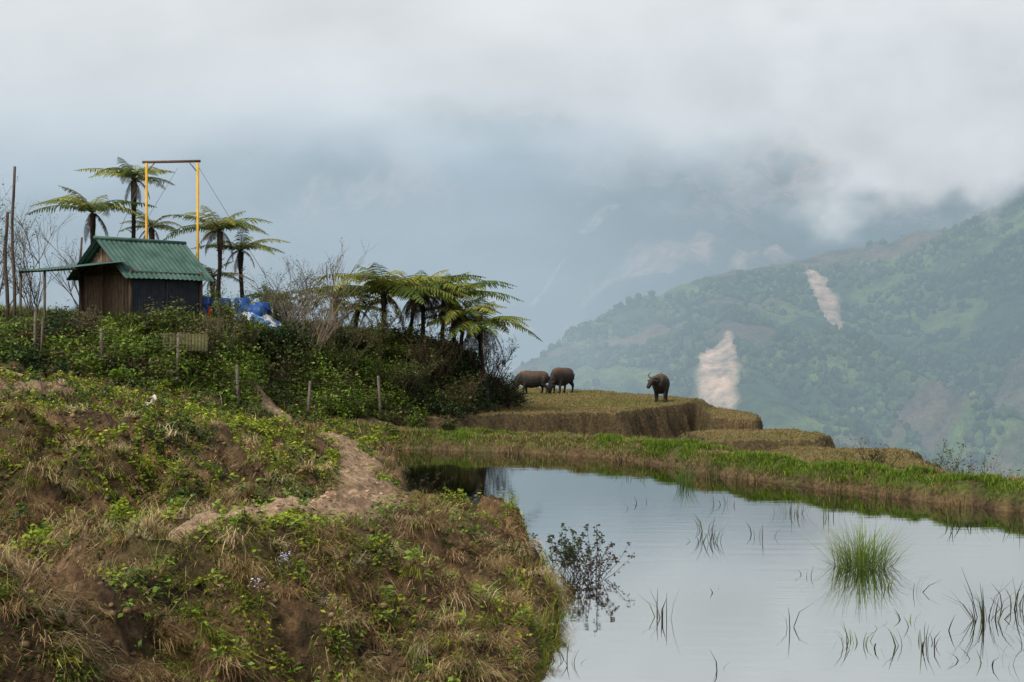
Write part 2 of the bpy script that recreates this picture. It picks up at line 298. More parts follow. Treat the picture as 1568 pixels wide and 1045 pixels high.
# loose clods
CL=noise_mat('clods',(.6,.6,.6),(1.3,1.3,1.25),scale=25,attr=True,bump=.5,rough=.95)
n=2600;t_=rng.random(n);pl=np.array(PATH);i=rng.integers(3,12,n);B=pl[i]*(1-t_[:,None])+pl[i+1]*t_[:,None];x=B[:,0]+rng.normal(0,.35,n);y=B[:,1]+rng.normal(0,.35,n);z,pm,bf,wm,tm,sp=H(x,y,True)
k=(pm>.1)&(fbm(x*2,y*2,70)>.47);x,y,z=x[k],y[k],z[k];n=len(x);R=.006+.035*rng.random(n)**3;icos('path_clods',np.c_[x,y,z],R,pick(n,[(.40,.29,.19),(.28,.19,.12),(.47,.35,.24)],[3,3,1]),CL,(1.2,1,.6),True)
n=14000;x,y,z,pm,bf,wm,tm,sp=samp(n,-7.5,1.0,9,25);k=(sp>.05)&(pm<.3)&((fbm(x*1.5,y*1.5,72)>.4)|(sp<.5));x,y,z=x[k],y[k],z[k];n=len(x);R=rng.uniform(.008,.06,n)*rng.uniform(.3,1,n);icos('soil_clods',np.c_[x,y,z+R*.1],R,pick(n,[(.18,.115,.065),(.10,.065,.035),(.26,.17,.10)],[3,3,1]),CL,(1,1,.8),True)
# bund grass
mb=MB();n=170000;t_=rng.random(n);pl=np.array(BUND);i=rng.integers(0,8,n);base=pl[i]*(1-t_[:,None])+pl[i+1]*t_[:,None]
x=base[:,0]+rng.normal(0,.8,n);y=base[:,1]+rng.normal(0,.8,n);z,pm,bf,wm,tm,sp=H(x,y,True)
k=(z>-.02)&(sp>-.1)&(bf>.03)&(fbm(x*2,y*2,121)>.38)&(rng.random(n)<.25+ss(.05,.3,z));x,y,z,bf=x[k],y[k],z[k],bf[k];n=len(x);hue=fbm(x*.5,y*.5,122)
col=np.where((rng.random(n)<1-ss(.50,.64,hue)*.6)[:,None],pick(n,[(.11,.185,.016),(.18,.27,.02),(.06,.11,.014),(.25,.29,.035)],[4,3,3,1]),pick(n,STR,[2,4,5,1]))
col=np.where((z<.18)[:,None]&(rng.random(n)<.55)[:,None],pick(n,[(.06,.04,.02),(.10,.07,.03)],[1,1]),col)
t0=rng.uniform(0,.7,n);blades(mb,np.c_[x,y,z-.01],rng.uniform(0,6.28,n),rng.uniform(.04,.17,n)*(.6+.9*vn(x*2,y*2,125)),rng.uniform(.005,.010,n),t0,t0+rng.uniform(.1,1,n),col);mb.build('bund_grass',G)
mb=MB();n=150000;x,y,z,pm,bf,wm,tm,sp=samp(n,-8,13,38,92);k=((tm>0)|((wm>0)&(rng.random(n)<.6)))&(rng.random(n)<.9)&(bf<.1)
x,y,z,tm=x[k],y[k],z[k],tm[k];n=len(x);hf=fbm(x*.5,y*.25,127)
col=np.where((tm>0)[:,None],np.where((hf>.52)[:,None],pick(n,[(.20,.20,.05),(.14,.17,.035),(.26,.22,.08)],[3,2,2]),pick(n,[(.32,.25,.10),(.24,.19,.065),(.16,.18,.04),(.12,.08,.035)],[4,3,2,1])),pick(n,[(.11,.085,.038),(.13,.12,.04),(.05,.04,.02)],[3,2,3]))
t0=rng.uniform(0,.7,n);blades(mb,np.c_[x,y,z-.01],rng.uniform(0,6.28,n),rng.uniform(.03,.10,n)*np.where(tm>0,1,1.5),rng.uniform(.01,.02,n),t0,t0+rng.uniform(.1,.9,n),col);mb.build('field_stubble',G)

# ---- hillside brambles
mb=MB();FX=[-24,-15,-12,-9,-7.5,-5,-2.5,-.6,.7];FY=[39,40.5,41.3,42.8,45.8,49.6,52.8,57,62]
nB=3000;cx=rng.uniform(-24,1.0,nB);cy=rng.uniform(41,68,nB);cz,pm,bf,wm,tm,sp=H(cx,cy,True)
foot=np.interp(cx,FX,FY)
front=(cy>foot)&(cy<foot+8+.4*(cx<-10))&((tm==0)|(cz>.66))&(pm<.1)
shed=(cx>-18)&(cx<-9)&(cy>46.7)&(cy<53)
k=front&~shed
cx,cy,cz=cx[k],cy[k],cz[k]
for i in range(len(cx)):
    r=random.uniform(.25,.95);n=int(500*r*r)+100
    top=cy[i]-np.interp(cx[i],FX,FY)
    if top>5 or top<.8: r*=.65
    d=rng.normal(size=(n,3));d/=np.linalg.norm(d,axis=1)[:,None];d[:,2]=abs(d[:,2])
    hz=random.uniform(.7,1.3)
    rr=r*rng.uniform(.55,1.12,n)*(1+.3*np.sin(d[:,0]*5+i)*np.cos(d[:,1]*4+i));P=np.c_[cx[i]+d[:,0]*rr,cy[i]+d[:,1]*rr,cz[i]+d[:,2]*rr*hz]
    q=random.random();sun=fbm(np.array([cx[i]*.35]),np.array([cy[i]*.35]),133)[0]  # noise value choosing which clumps take the brighter green leaf mix
    if sun>.53 and q<.6: cs=[(.14,.22,.026),(.21,.30,.038),(.09,.155,.022)]
    elif q<.62: cs=[(.032,.060,.020),(.05,.09,.025),(.022,.04,.014)]
    elif q<.84: cs=[(.07,.10,.022),(.12,.14,.035),(.055,.075,.02)]
    else: cs=[(.15,.11,.055),(.09,.065,.038),(.06,.07,.02)]
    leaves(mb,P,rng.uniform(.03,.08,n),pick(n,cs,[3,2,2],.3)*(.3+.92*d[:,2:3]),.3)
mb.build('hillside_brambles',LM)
mb=MB();n=52000;x,y,z,pm,bf,wm,tm,sp=samp(n,-24,1,42,66);k=(z>1.0)&(pm<.2);x,y,z=x[k],y[k],z[k];n=len(x);t0=rng.uniform(0,.6,n)
hue=fbm(x*.4,y*.4,141);col=np.where((hue>.5)[:,None],pick(n,[(.16,.23,.03),(.22,.27,.04),(.09,.15,.02)],[3,2,2]),pick(n,[(.10,.11,.03),(.24,.19,.10),(.05,.07,.02)],[2,2,2]))
blades(mb,np.c_[x,y,z],rng.uniform(0,6.28,n),rng.uniform(.15,.5,n),rng.uniform(.008,.018,n),t0,t0+rng.uniform(.2,1,n),col);mb.build('hilltop_grass',G)

# ---- tree ferns
def fern(x,y,top,R,nf,seed,lean=0,dead=6,g=1.6,base=None):
    r=random.Random(seed);mb=MB();z0=float(H(np.array([x-lean]),np.array([y]))[0])-.15 if base is None else base
    k=9;pts=[(x-lean*(1-i/(k-1))**1.5+r.uniform(-.02,.02),y+r.uniform(-.02,.02),z0+(top-z0)*i/(k-1)) for i in range(k)]
    tube(mb,pts,[.13-.05*min(1,i/4)+(.035 if i>=k-2 else 0) for i in range(k)],(.03,.022,.016),8)
    for q in range(40):
        t=r.uniform(.55,1);a=r.uniform(0,6.28);p=np.array([x-lean*(1-t)**1.5,y,z0+(top-z0)*t]);d=np.array([math.cos(a),math.sin(a),.6])
        tube(mb,[p+d*.05,p+d*r.uniform(.12,.22)],[.015,.006],(.05,.035,.02),3,cap=False)
    a0=r.uniform(0,6.28)
    for f in range(nf+dead):
        isd=f>=nf
        az=a0+f*2.39996+r.uniform(-.2,.2);L=R*r.uniform(.85,1.25)*(.6 if isd else 1)
        e0=math.radians(r.uniform(22,60)) if not isd else math.radians(r.uniform(-10,25));e1=math.radians(r.uniform(-50,-15)) if not isd else math.radians(-88)
        if not isd and f>nf-3: e0=math.radians(78);e1=math.radians(5);L*=.7
        m_=26;p=np.array([x,y,top+.02]);st=L/m_;P=[p.copy()];D=[]
        tw=r.uniform(-.35,.35)
        for i in range(m_):
            t=i/m_;e=e0+(e1-e0)*t**(.8 if not isd else .5);a=az+tw*t
            d=np.array([math.cos(e)*math.cos(a),math.cos(e)*math.sin(a),math.sin(e)]);D.append(d);p=p+d*st;P.append(p.copy())
        P=np.array(P);tube(mb,P[::3],np.linspace(.02,.005,len(P[::3])),(.09,.08,.03) if not isd else (.06,.04,.02),3,cap=False)
        side=np.array([-math.sin(az),math.cos(az),0])
        c=np.array([(.10,.125,.02),(.16,.18,.028),(.065,.095,.018),(.21,.21,.045)][r.randrange(4)])*g*r.uniform(.7,1.2) if not isd else np.array((.085,.055,.03))*r.uniform(.6,1.3)
        for i in range(3,m_+1):
            t=i/m_;pl=.34*R/1.8*(math.sin(math.pi*min(1,t*1.02)**.8))**.7+.03
            if isd: pl*=.5
            d=D[min(i,m_-1)];upv=np.cross(side,d);upv=upv if upv[2]>0 else -upv
            for sg in (-1,1):
                if r.random()<.05: continue
                q=P[i];dv=side*sg*.9+d*.35-np.array([0,0,r.uniform(.12,.5) if not isd else .8]);dv/=np.linalg.norm(dv)
                l=pl*r.uniform(.8,1.12);w=st*.40
                mid=q+dv*l*.5+upv*.02;tip=q+dv*l-np.array([0,0,.15*l])
                mb.add([q-d*w*.6,q+d*w*.6,mid+d*w,mid-d*w,tip+d*w*.15,tip-d*w*.15],[(0,1,2,3),(3,2,4,5)],c*r.uniform(.85,1.15))
    return mb.build('tree_fern',LM)
for a in [(-14.5,54,9.65,1.85,15,1,.1),(-15.8,53,8.3,2.1,16,2,-.1),(-11.2,54,7.7,2.2,16,3,.1),(-10.6,55,7.0,1.7,12,4,-.1),(-14.2,55.5,7.9,1.4,11,14,.1),
          (-5.05,55.6,5.3,3.2,20,5,.1),(-3.6,57,5.4,2.5,18,6,0),(-2.45,58,5.2,2.5,18,7,-.2),(-1.3,57.5,4.1,2.5,18,8,-.3),
          (-9.4,56,5.1,1.3,12,9,0),(-7.1,57,5.2,1.8,13,10,.1),(-2.9,60,5.5,2.0,14,11,.1),(-11.9,56,6.0,1.4,10,12,.0),(-4.1,59,5.3,2.0,14,13,.3),(-6.2,56.5,4.7,1.8,12,15,.2),(-2.0,57,4.5,1.9,14,16,.2)]:
    fern(*a[:7],dead=12 if a[0]>-5 else 4)
# ---- bare shrubs
TW=noise_mat('twig_bark',(.6,.6,.6),(1.3,1.3,1.3),scale=10,attr=True,bump=.2)
def shrub(x,y,h,w,seed,col=(.09,.065,.045),stems=7,lf=0,name='bare_shrub',rad=.028,lc=[(.12,.10,.035),(.08,.09,.022)]):
    r=random.Random(seed);mb=MB();z=float(H(np.array([x]),np.array([y]))[0])-.1;tips=[]
    def br(p,d,L,rad,lev):
        n=4;pts=[p]
        for i in range(n):
            d=d+Vector((r.uniform(-.18,.18),r.uniform(-.18,.18),r.uniform(-.02,.14)));d.normalize();p=p+d*(L/n);pts.append(p)
        tube(mb,[tuple(q) for q in pts],np.linspace(rad,rad*.5,n+1),np.array(col)*r.uniform(.7,1.3),3,cap=False)
        tips.extend(pts[2:])
        if lev>0:
            for j in range(r.randint(3,4)):
                q=pts[r.randint(1,n)];a=r.uniform(0,6.28);dd=(d+Vector((math.cos(a),math.sin(a),r.uniform(-.1,.5)))*.75).normalized();br(q,dd,L*r.uniform(.45,.7),rad*.55,lev-1)
    for s in range(stems):
        a=r.uniform(0,6.28);br(Vector((x+r.uniform(-.2,.2),y+r.uniform(-.2,.2),z)),Vector((math.cos(a)*w,math.sin(a)*w,1)).normalized(),h*r.uniform(.5,.8),rad,3)
    if lf:
        T=np.array([tuple(t) for t in tips]);T=T[rng.integers(0,len(T),lf)]+rng.normal(0,.05,(lf,3));leaves(mb,T,rng.uniform(.02,.05,lf),pick(lf,lc,[1]*len(lc)),.2)
    return mb.build(name,TW)
GL=[(.09,.14,.025),(.14,.18,.035),(.06,.09,.02)]
shrub(-7.2,50.6,3.3,.5,1,(.19,.15,.11),10,350,rad=.034);shrub(-8.1,51.6,2.5,.5,2,(.17,.14,.11),8,700);shrub(-6.3,51.8,2.6,.6,3,(.12,.09,.06),8,1500,lc=GL)
shrub(-18.3,50,3.6,.5,4,(.14,.11,.09),8,600);shrub(-17.2,51,3.0,.5,5,(.12,.10,.08),7,400);shrub(-19.5,49,3.4,.5,6,(.14,.10,.06),7,1800,lc=GL);shrub(-1.5,58.6,2.3,.6,7,(.08,.06,.04),8,1100);shrub(-2.8,55.9,2.2,.5,8,(.08,.055,.035),9,900);shrub(-16.2,54,3.2,.5,9,(.12,.10,.08),7,200)
shrub(-3.6,55.2,2.2,.6,21,(.09,.06,.04),9,900);shrub(-.9,60,1.9,.6,22,(.08,.055,.035),8,1000);shrub(-5.4,54.2,1.8,.6,23,(.10,.07,.045),8,1300,lc=GL);shrub(-18.8,47.5,2.2,.6,24,(.13,.10,.06),8,1800,lc=GL)
shrub(-4.4,53.2,1.7,.7,31,(.08,.06,.035),9,1600,lc=GL);shrub(-2.2,55.3,1.6,.7,32,(.08,.06,.035),9,1300);shrub(-8.9,48.5,1.9,.7,33,(.10,.08,.045),8,2400,lc=GL);shrub(-.3,60.5,1.3,.7,34,(.08,.06,.035),8,1100)
shrub(-8.6,53.4,1.9,.6,35,(.10,.08,.045),8,2600,lc=GL);shrub(-9.9,48.9,1.1,.7,36,(.10,.08,.045),7,1800,lc=GL)
shrub(-11.3,53.5,1.3,.6,12,(.12,.12,.04),6,1600,lc=GL);shrub(-9.4,54,1.4,.6,13,(.16,.13,.06),6,1400,lc=GL);shrub(-13.5,44.5,1.2,.7,25,(.12,.09,.06),7,400);shrub(-9.6,46.5,1.2,.7,26,(.14,.11,.07),7,300)
for i,(x,y,h_) in enumerate([(9.6,37.2,.6),(11.4,35.6,.7),(11.0,33.2,.5),(12.2,32.2,.6),(13.2,31.0,.7),(11.9,30.2,.45),(9.0,35.8,.4)]): shrub(x,y,h_+.6 if y>31 else h_+.2,.5,40+i,(.05,.035,.025),7,260,'roadside_weed',.012)

# ---- shed
def box(mb,c,s,col,U=(1,0,0),Vv=(0,1,0),Wv=(0,0,1)):
    c=np.array(c,float);U=np.array(U,float)*s[0]/2;Vv=np.array(Vv,float)*s[1]/2;Wv=np.array(Wv,float)*s[2]/2
    V=[c+a*U+b_*Vv+d*Wv for d in(-1,1) for b_ in(-1,1) for a in(-1,1)]
    mb.add(V,[(0,2,3,1),(4,5,7,6),(0,1,5,4),(2,6,7,3),(0,4,6,2),(1,3,7,5)],col)
def empty(name,loc=(0,0,0)):
    e=bpy.data.objects.new(name,None);e.location=loc;S.collection.objects.link(e);return e
shed_e=empty('green_roof_shed')
ang=math.radians(50);u=np.array([math.cos(ang),math.sin(ang),0]);v=np.array([-math.sin(ang),math.cos(ang),0]);up=np.array([0,0,1.])
Cn=np.array([-13.0,48,3.85]);LU,LV,HW,RR=2.9,2.9,2.05,1.15
WOOD=noise_mat('weathered_planks',(.45,.45,.45),(1.5,1.45,1.4),scale=5,stretch=(6,6,.6),attr=True,bump=.5,rough=.85)
mb=MB();nb=16;rs=random.Random(3)
for i in range(nb):
    t=(i+.5)/nb*LV;hh=HW+RR*(1-abs(t-LV/2)/(LV/2))-.1;w=LV/nb*rs.uniform(.86,.97)
    box(mb,Cn+v*t+up*hh/2-u*rs.uniform(0,.025),(.03,w,hh),np.array(rs.choice([(.14,.10,.07),(.18,.14,.10),(.10,.07,.05),(.20,.145,.10)])),u,v)
    box(mb,Cn+v*t+up*hh/2+u*(LU+.02),(.03,w,hh),(.1,.08,.06),u,v)
mb.build('plank_walls',WOOD,parent=shed_e)
mb=MB()
for du,dv in [(-.05,-.05),(LU,-.05),(-.05,LV),(LU,LV)]: box(mb,Cn+u*du+v*dv+up*1.0,(.1,.1,2.2),(.09,.065,.045),u,v)
box(mb,Cn-u*.06+v*LV/2+up*1.98,(.07,LV,.08),(.10,.07,.05),u,v)
for k_ in range(3):box(mb,Cn+u*(-.3+1.6*k_)+v*LV/2+up*(HW+RR-.09),(.08,.08,.12),(.1,.07,.05),u,v)
mb.build('frame_posts',WOOD,parent=shed_e)
def corr(name,o,a,b,la,lb,mat,pitch=.13,amp=.018,col=(1,1,1),parent=None,sag=0):
    n=np.cross(a,b);n/=np.linalg.norm(n);na=int(la/pitch*8);A=np.linspace(0,la,na+1);B=np.linspace(0,lb,7)
    V=[];
    for j,bb in enumerate(B):
        for aa in A: V.append(o+a*aa+b*bb+n*(amp*math.sin(aa/pitch*2*math.pi)+ sag*math.sin(aa*1.3+bb)))
    I=np.arange(len(V)).reshape(7,na+1);F=np.stack([I[:-1,:-1],I[:-1,1:],I[1:,1:],I[1:,:-1]],-1).reshape(-1,4)
    return mk(name,V,F,mat,np.ones((len(V),3))*np.array(col),True,parent)
ROOF=noise_mat('green_tin',(.035,.085,.066),(.10,.175,.145),scale=1.5,rough=.5,bump=.1,contrast=(.3,.7))
DARK=noise_mat('dark_sheeting',(.018,.024,.034),(.04,.05,.064),scale=2.5,rough=.6,bump=.15)
corr('tin_wall',Cn-v*.03,u,up,LU,HW,DARK,.11,.01,parent=shed_e);corr('tin_wall_back',Cn+v*(LV+.03),u,up,LU,HW,DARK,.11,.01,parent=shed_e)
mb=MB();
for k_ in (0,.5,1): box(mb,Cn-v*.06+u*(LU*k_)+up*HW/2,(.06,.04,HW),(.05,.05,.05),u,v)
box(mb,Cn-v*.065+u*LU*.5+up*(HW-.05),(LU,.04,.07),(.05,.05,.05),u,v);mb.build('wall_battens',WOOD,parent=shed_e)
rid=Cn+v*LV/2+up*(HW+RR);oh=.42
s1=(-v*(LV/2)-up*RR);l1=np.linalg.norm(s1);s1/=l1;s2=(v*(LV/2)-up*RR);s2/=np.linalg.norm(s2)
corr('roof_front',rid-u*.45,u,s1,LU+.9,l1+oh,ROOF,.2,.016,parent=shed_e,sag=.015);corr('roof_back',rid-u*.45+up*.005,u,s2,LU+.9,l1+oh,ROOF,.2,.016,parent=shed_e)
mb=MB();tube(mb,[rid-u*.47+up*.02,rid+u*(LU+.47)+up*.02],.07,(1,1,1),8);mb.build('ridge_cap',ROOF,True,parent=shed_e)
ea=Cn+v*-.1+up*(HW+.32)-u*.04;eo=Cn-u*2.3+v*-.1+up*(HW-.0)
sl=(eo-ea);ls=np.linalg.norm(sl);sl/=ls
corr('lean_to_roof',ea,v,sl,3.6,ls,ROOF,.2,.016,parent=shed_e,sag=.02)
mb=MB()
for dv in (1.9,3.4):
    p=Cn-u*2.1+v*dv;tube(mb,[p-up*1.2,p+up*(HW-.02)],.045,(.10,.08,.06),6)
tube(mb,[Cn-u*2.15+v*-.05+up*(HW-.03),Cn-u*2.15+v*3.4+up*(HW-.03)],.035,(.10,.08,.06),6);mb.build('lean_to_posts',WOOD,True,parent=shed_e)
# ---- swing frame
YEL=noise_mat('yellow_paint',(.55,.30,.02),(.72,.42,.03),scale=4,rough=.5,bump=.1);RUST=noise_mat('rusty_steel',(.08,.05,.03),(.17,.10,.06),scale=6)
e=empty('swing_frame')
mb=MB();
for xx in(-13.55,-11.65): tube(mb,[(xx,52.2,3.9),(xx,52.2,10.1)],.05,(1,1,1),8)
mb.build('posts',YEL,True,parent=e);mb=MB();tube(mb,[(-13.7,52.2,10.13),(-11.55,52.2,10.17)],.05,(1,1,1),8)
for xx in(-13.55,-11.65): tube(mb,[(xx,52.2,9.75),(xx+(.3 if xx<-12 else -.3),52.2,10.1)],.02,(1,1,1),5)
mb.build('crossbar',RUST,True,parent=e)
mb=MB();tube(mb,[(-11.65,52.2,10),(-8.6,54,4.6)],.009,(1,1,1),4);tube(mb,[(-13.55,52.2,8),(-12.4,52.2,9.9)],.007,(1,1,1),4);tube(mb,[(-13.5,52.2,10),(-15.8,54,6)],.008,(1,1,1),4)
mb.build('guy_wires',noise_mat('wire',(.12,.12,.12),(.2,.2,.2),scale=3),parent=e)
for (x,y,zt,zb,r_) in [(-17.0,48,9.45,3.8,.06),(-17.6,49,8.0,4,.07),(-15.2,49.6,7.15,4,.05),(-17.5,45,4.9,3,.05)]:
    mb=MB();k=7;tube(mb,[(x+.05*math.sin(i*1.3),y,zb+(zt-zb)*i/(k-1)) for i in range(k)],np.linspace(r_,r_*.75,k),(.09,.07,.055),7);mb.build('timber_pole',WOOD,True)
# ---- barrels and tarpaulin
BLUE=noise_mat('blue_plastic',(.012,.06,.22),(.022,.10,.34),scale=3,rough=.45,bump=.05)
def barrel(x,y,z,lie=None,sc=1):
    mb=MB();pr=[(0,.26),(.02,.29),(.28,.3),(.3,.315),(.33,.315),(.35,.3),(.58,.3),(.6,.315),(.63,.315),(.65,.3),(.86,.28),(.9,.25),(.9,.22),(.87,.21)]
    tube(mb,[(0,0,a*sc+i*1e-4) for i,(a,_) in enumerate(pr)],[b_*sc for _,b_ in pr],(1,1,1),20);o=mb.build('blue_barrel',BLUE,True)
    o.location=(x,y,z)
    if lie is not None: o.rotation_euler=(math.radians(88),0,lie);o.location.z+=.3
    return o
gz=lambda x,y: float(H(np.array([x]),np.array([y]))[0])
for (x,y,l) in [(-11.25,51.0,None),(-10.5,51.2,None),(-11.0,51.8,None),(-9.9,51.7,None),(-9.2,51.9,None),(-9.75,51.1,1.2)]: barrel(x,y,gz(x,y)-.02,l,.98)
mb=MB();n=26;V=[]
for i in range(n):
    for j in range(n):
        a=i/(n-1)*2-1;b_=j/(n-1)*2-1;x=-9.1+a*.85+.2*b_;y=50.9+b_*.5;V.append((x,y,gz(x,y)+.05+.33*max(0,1-a*a)**.5*max(0,1-b_*b_)**.5+.09*float(fbm(np.array([a*4]),np.array([b_*4]),7)[0])))
I=np.arange(n*n).reshape(n,n);F=np.stack([I[:-1,:-1],I[:-1,1:],I[1:,1:],I[1:,:-1]],-1).reshape(-1,4)
mk('tarpaulin',V,F,noise_mat('tarp',(.03,.14,.42),(.55,.58,.62),scale=2.2,rough=.5,contrast=(.48,.52)),smooth=True)
mb=MB();x,y=-10.85,50.6;tube(mb,[(x,y,gz(x,y)),(x,y,gz(x,y)+.35),(x,y,gz(x,y)+.5),(x,y,gz(x,y)+.53)],[.09,.1,.06,.03],(1,1,1),10);mb.build('red_canister',noise_mat('red_plastic',(.4,.03,.02),(.55,.05,.03)),True)
mb=MB();p=np.array([-10.3,44.4,gz(-10.3,44.4)+.7]);a=np.array([1,.1,-.03]);b_=np.array([-.1,.5,.6])
for i in range(14): box(mb,p+a*(i-6.5)*.1,(.092,.9,.015),np.array((.085,.085,.035))*random.uniform(.7,1.3),a,b_,(0,-.6,.5))
mb.build('woven_bamboo_panel',WOOD)
mb=MB();tube(mb,[(-14.6,40,gz(-14.6,40)+.15),(-14.0,39.8,gz(-14,39.8)+.3),(-13.3,39.6,gz(-13.3,39.6)+.35)],[.09,.085,.07],(.38,.27,.16),8);mb.build('cut_log',WOOD,True)
# ---- fence
e=empty('wire_fence');fp=[(-16.2,41.5),(-14.3,42.2),(-12.4,42.6),(-10.3,43.3),(-8.5,43.8),(-6.7,46.2),(-4.7,50.4)]
mb=MB();tops=[]
for i,(x,y) in enumerate(fp):
    z=gz(x,y);hgt=1.4+.2*math.sin(i*2.3);lx=.12*math.sin(i*3)
    tube(mb,[(x,y,z-.1),(x+lx*.5,y,z+hgt*.5),(x+lx,y,z+hgt)],[.06,.055,.045],(.14,.12,.10),6);tops.append((x+lx,y-.05,z+hgt))
    if i==1: tube(mb,[(x+.18,y,z-.1),(x+.22,y+.05,z+hgt*.8)],[.04,.035],(.12,.10,.08),5)
mb.build('posts',WOOD,True,parent=e)
mb=MB()
for a,b_ in zip(tops[:-1],tops[1:]):
    a=np.array(a);b_=np.array(b_)
    for dz in(.1,.45,.8): tube(mb,[a-up*dz,(a+b_)/2-up*(dz+.06),b_-up*dz],.007,(.1,.09,.08),3,cap=False)
mb.build('wires',RUST,parent=e)

# ---- water buffalo
m,nt,b=mat_('buffalo_hide');tc=N(nt,'ShaderNodeTexCoord');sx=N(nt,'ShaderNodeSeparateXYZ');nz=N(nt,'ShaderNodeTexNoise');nz.inputs['Scale'].default_value=4
ad=N(nt,'ShaderNodeMath',operation='MULTIPLY_ADD');ad.inputs[1].default_value=.45
r=N(nt,'ShaderNodeValToRGB');el=r.color_ramp.elements;el[0].color=(.012,.009,.008,1);el[1].color=(.13,.075,.04,1)
mr=N(nt,'ShaderNodeMapRange');mr.inputs[1].default_value=.85;mr.inputs[2].default_value=1.75;el[0].position=.38;el[1].position=.95
nt.links.new(tc.outputs['Object'],sx.inputs[0]);nt.links.new(tc.outputs['Object'],nz.inputs['Vector']);nt.links.new(nz.outputs['Fac'],ad.inputs[0]);nt.links.new(sx.outputs['Z'],ad.inputs[2]);nt.links.new(ad.outputs[0],mr.inputs[0]);nt.links.new(mr.outputs[0],r.inputs[0]);nt.links.new(r.outputs[0],b.inputs['Base Color']);b.inputs['Roughness'].default_value=.75
HIDE=m;HORN=noise_mat('horn',(.06,.05,.045),(.12,.10,.08),scale=8,rough=.5)
def quadruped(name,loc,rot,sc,pose,hide,horns=True,yaw=0.,step=.1):
    e=empty(name,loc);e.rotation_euler=(0,0,rot);e.scale=(sc,sc,sc);mb=MB();b4=1. if horns else .72
    tr=[(-.93,1.0,.05,.06),(-.89,.99,.18,.24),(-.74,.98,.30,.36),(-.5,.96,.36,.42),(-.2,.89,.43,.48),(.1,.87,.44,.50),(.35,.91,.40,.50),(.55,.97,.32,.45),(.72,1.02,.24,.34),(.82,1.05,.14,.22)]
    tube(mb,[(a,0,z) for a,z,_,_ in tr],[q[2]*b4 for q in tr],(1,1,1),16,[q[3]*b4 for q in tr])
    c,s=math.cos(yaw),math.sin(yaw)
    if pose=='graze': nk=[(.5,1.05),(.76,.9),(.96,.68),(1.05,.5)];hd=[(1.0,.62),(1.07,.48),(1.13,.32),(1.18,.17),(1.21,.06),(1.22,.02)]
    elif pose=='goat': nk=[(.5,1.05),(.72,1.25),(.86,1.5),(.92,1.62)];hd=[(.85,1.68),(.93,1.68),(1.06,1.6),(1.18,1.5),(1.27,1.44),(1.29,1.43)]
    else: nk=[(.5,1.02),(.78,1.04),(.98,1.06),(1.1,1.05)];hd=[(1.0,1.14),(1.1,1.1),(1.24,.96),(1.36,.82),(1.44,.73),(1.46,.70)]
    def Y_(a,z): dx=a-.5;return (.5+dx*c,dx*s,z)
    tube(mb,[Y_(a,z) for a,z in nk],[q*b4 for q in (.26,.2,.16,.14)],(1,1,1),12,[q*b4 for q in (.36,.30,.23,.18)])
    tube(mb,[Y_(a,z) for a,z in hd],[.09,.15,.13,.105,.095,.05],(1,1,1),12,[.09,.16,.14,.11,.095,.05])
    for sg in(-1,1):
        st=step*sg
        tube(mb,[(.45,sg*.18,1.0),(.47,sg*.22,.68),(.48+st*.6,sg*.22,.44),(.48+st,sg*.22,.38),(.47+st*1.2,sg*.22,.14),(.5+st*1.3,sg*.22,.07),(.53+st*1.3,sg*.22,0)],[.18,.13,.08,.078,.056,.068,.08],(1,1,1),10)
        tube(mb,[(-.62,sg*.15,1.0),(-.54,sg*.21,.75),(-.5-st*.5,sg*.22,.6),(-.7-st,sg*.22,.4),(-.68-st,sg*.22,.3),(-.65-st,sg*.22,.13),(-.62-st,sg*.22,.06),(-.59-st,sg*.22,0)],[.24,.2,.14,.08,.063,.055,.068,.078],(1,1,1),10)
        hx,hz=hd[1];p=np.array(Y_(hx,hz));lat=np.array([-s,c,0])*sg;fw=np.array([c,s,0])
        if pose=='graze': back=np.array([.5*c,.5*s,.6])
        else: back=np.array([-.45*c,-.45*s,.45])
        tube(mb,[p+lat*.1-back*.05,p+lat*.24-up*.03,p+lat*.36-up*.08],[.04,.07,.02],(1,1,1),8,[.02,.03,.01])
        if horns:
            hb=MB();q=p+back*.08+up*.06
            tube(hb,[q+lat*.06,q+lat*.22+back*.04,q+lat*.36+back*.22,q+lat*.38+back*.42,q+lat*.30+back*.62],[.05,.046,.038,.026,.008],(1,1,1),8,[.035,.033,.026,.018,.006]);hb.build('horn',HORN,True,parent=e)
    tube(mb,[(-.86,0,1.12),(-.98,0,.96),(-1.0,.01,.72),(-.98,.02,.48),(-.98,.02,.38)],[.035,.03,.022,.028,.01],(1,1,1),8)
    o=mb.build('body',hide,True,parent=e);md=o.modifiers.new('r','REMESH');md.mode='VOXEL';md.voxel_size=.022;md.use_smooth_shade=True;sm=o.modifiers.new('s','SMOOTH');sm.factor=.5;sm.iterations=4
    return e
def onfield(x,y): return (x,y,gz(x,y)-.01)
quadruped('water_buffalo',onfield(1.15,77),math.radians(186),.95,'graze',HIDE)
quadruped('water_buffalo',onfield(2.8,79),math.radians(235),1.05,'graze',HIDE,step=.05)
quadruped('water_buffalo',onfield(7.15,67.6),math.radians(-100),.98,'stand',HIDE,yaw=-.6,step=.04)
WH=noise_mat('white_coat',(.5,.42,.33),(.7,.67,.62),scale=3)
gx_,gy_=-8.0,31.0;quadruped('white_goat',(gx_,gy_,max(gz(gx_+a,gy_+b_) for a in(-.1,0,.1) for b_ in(-.1,0,.1))-.02),math.radians(-50),.30,'goat',WH,horns=False)

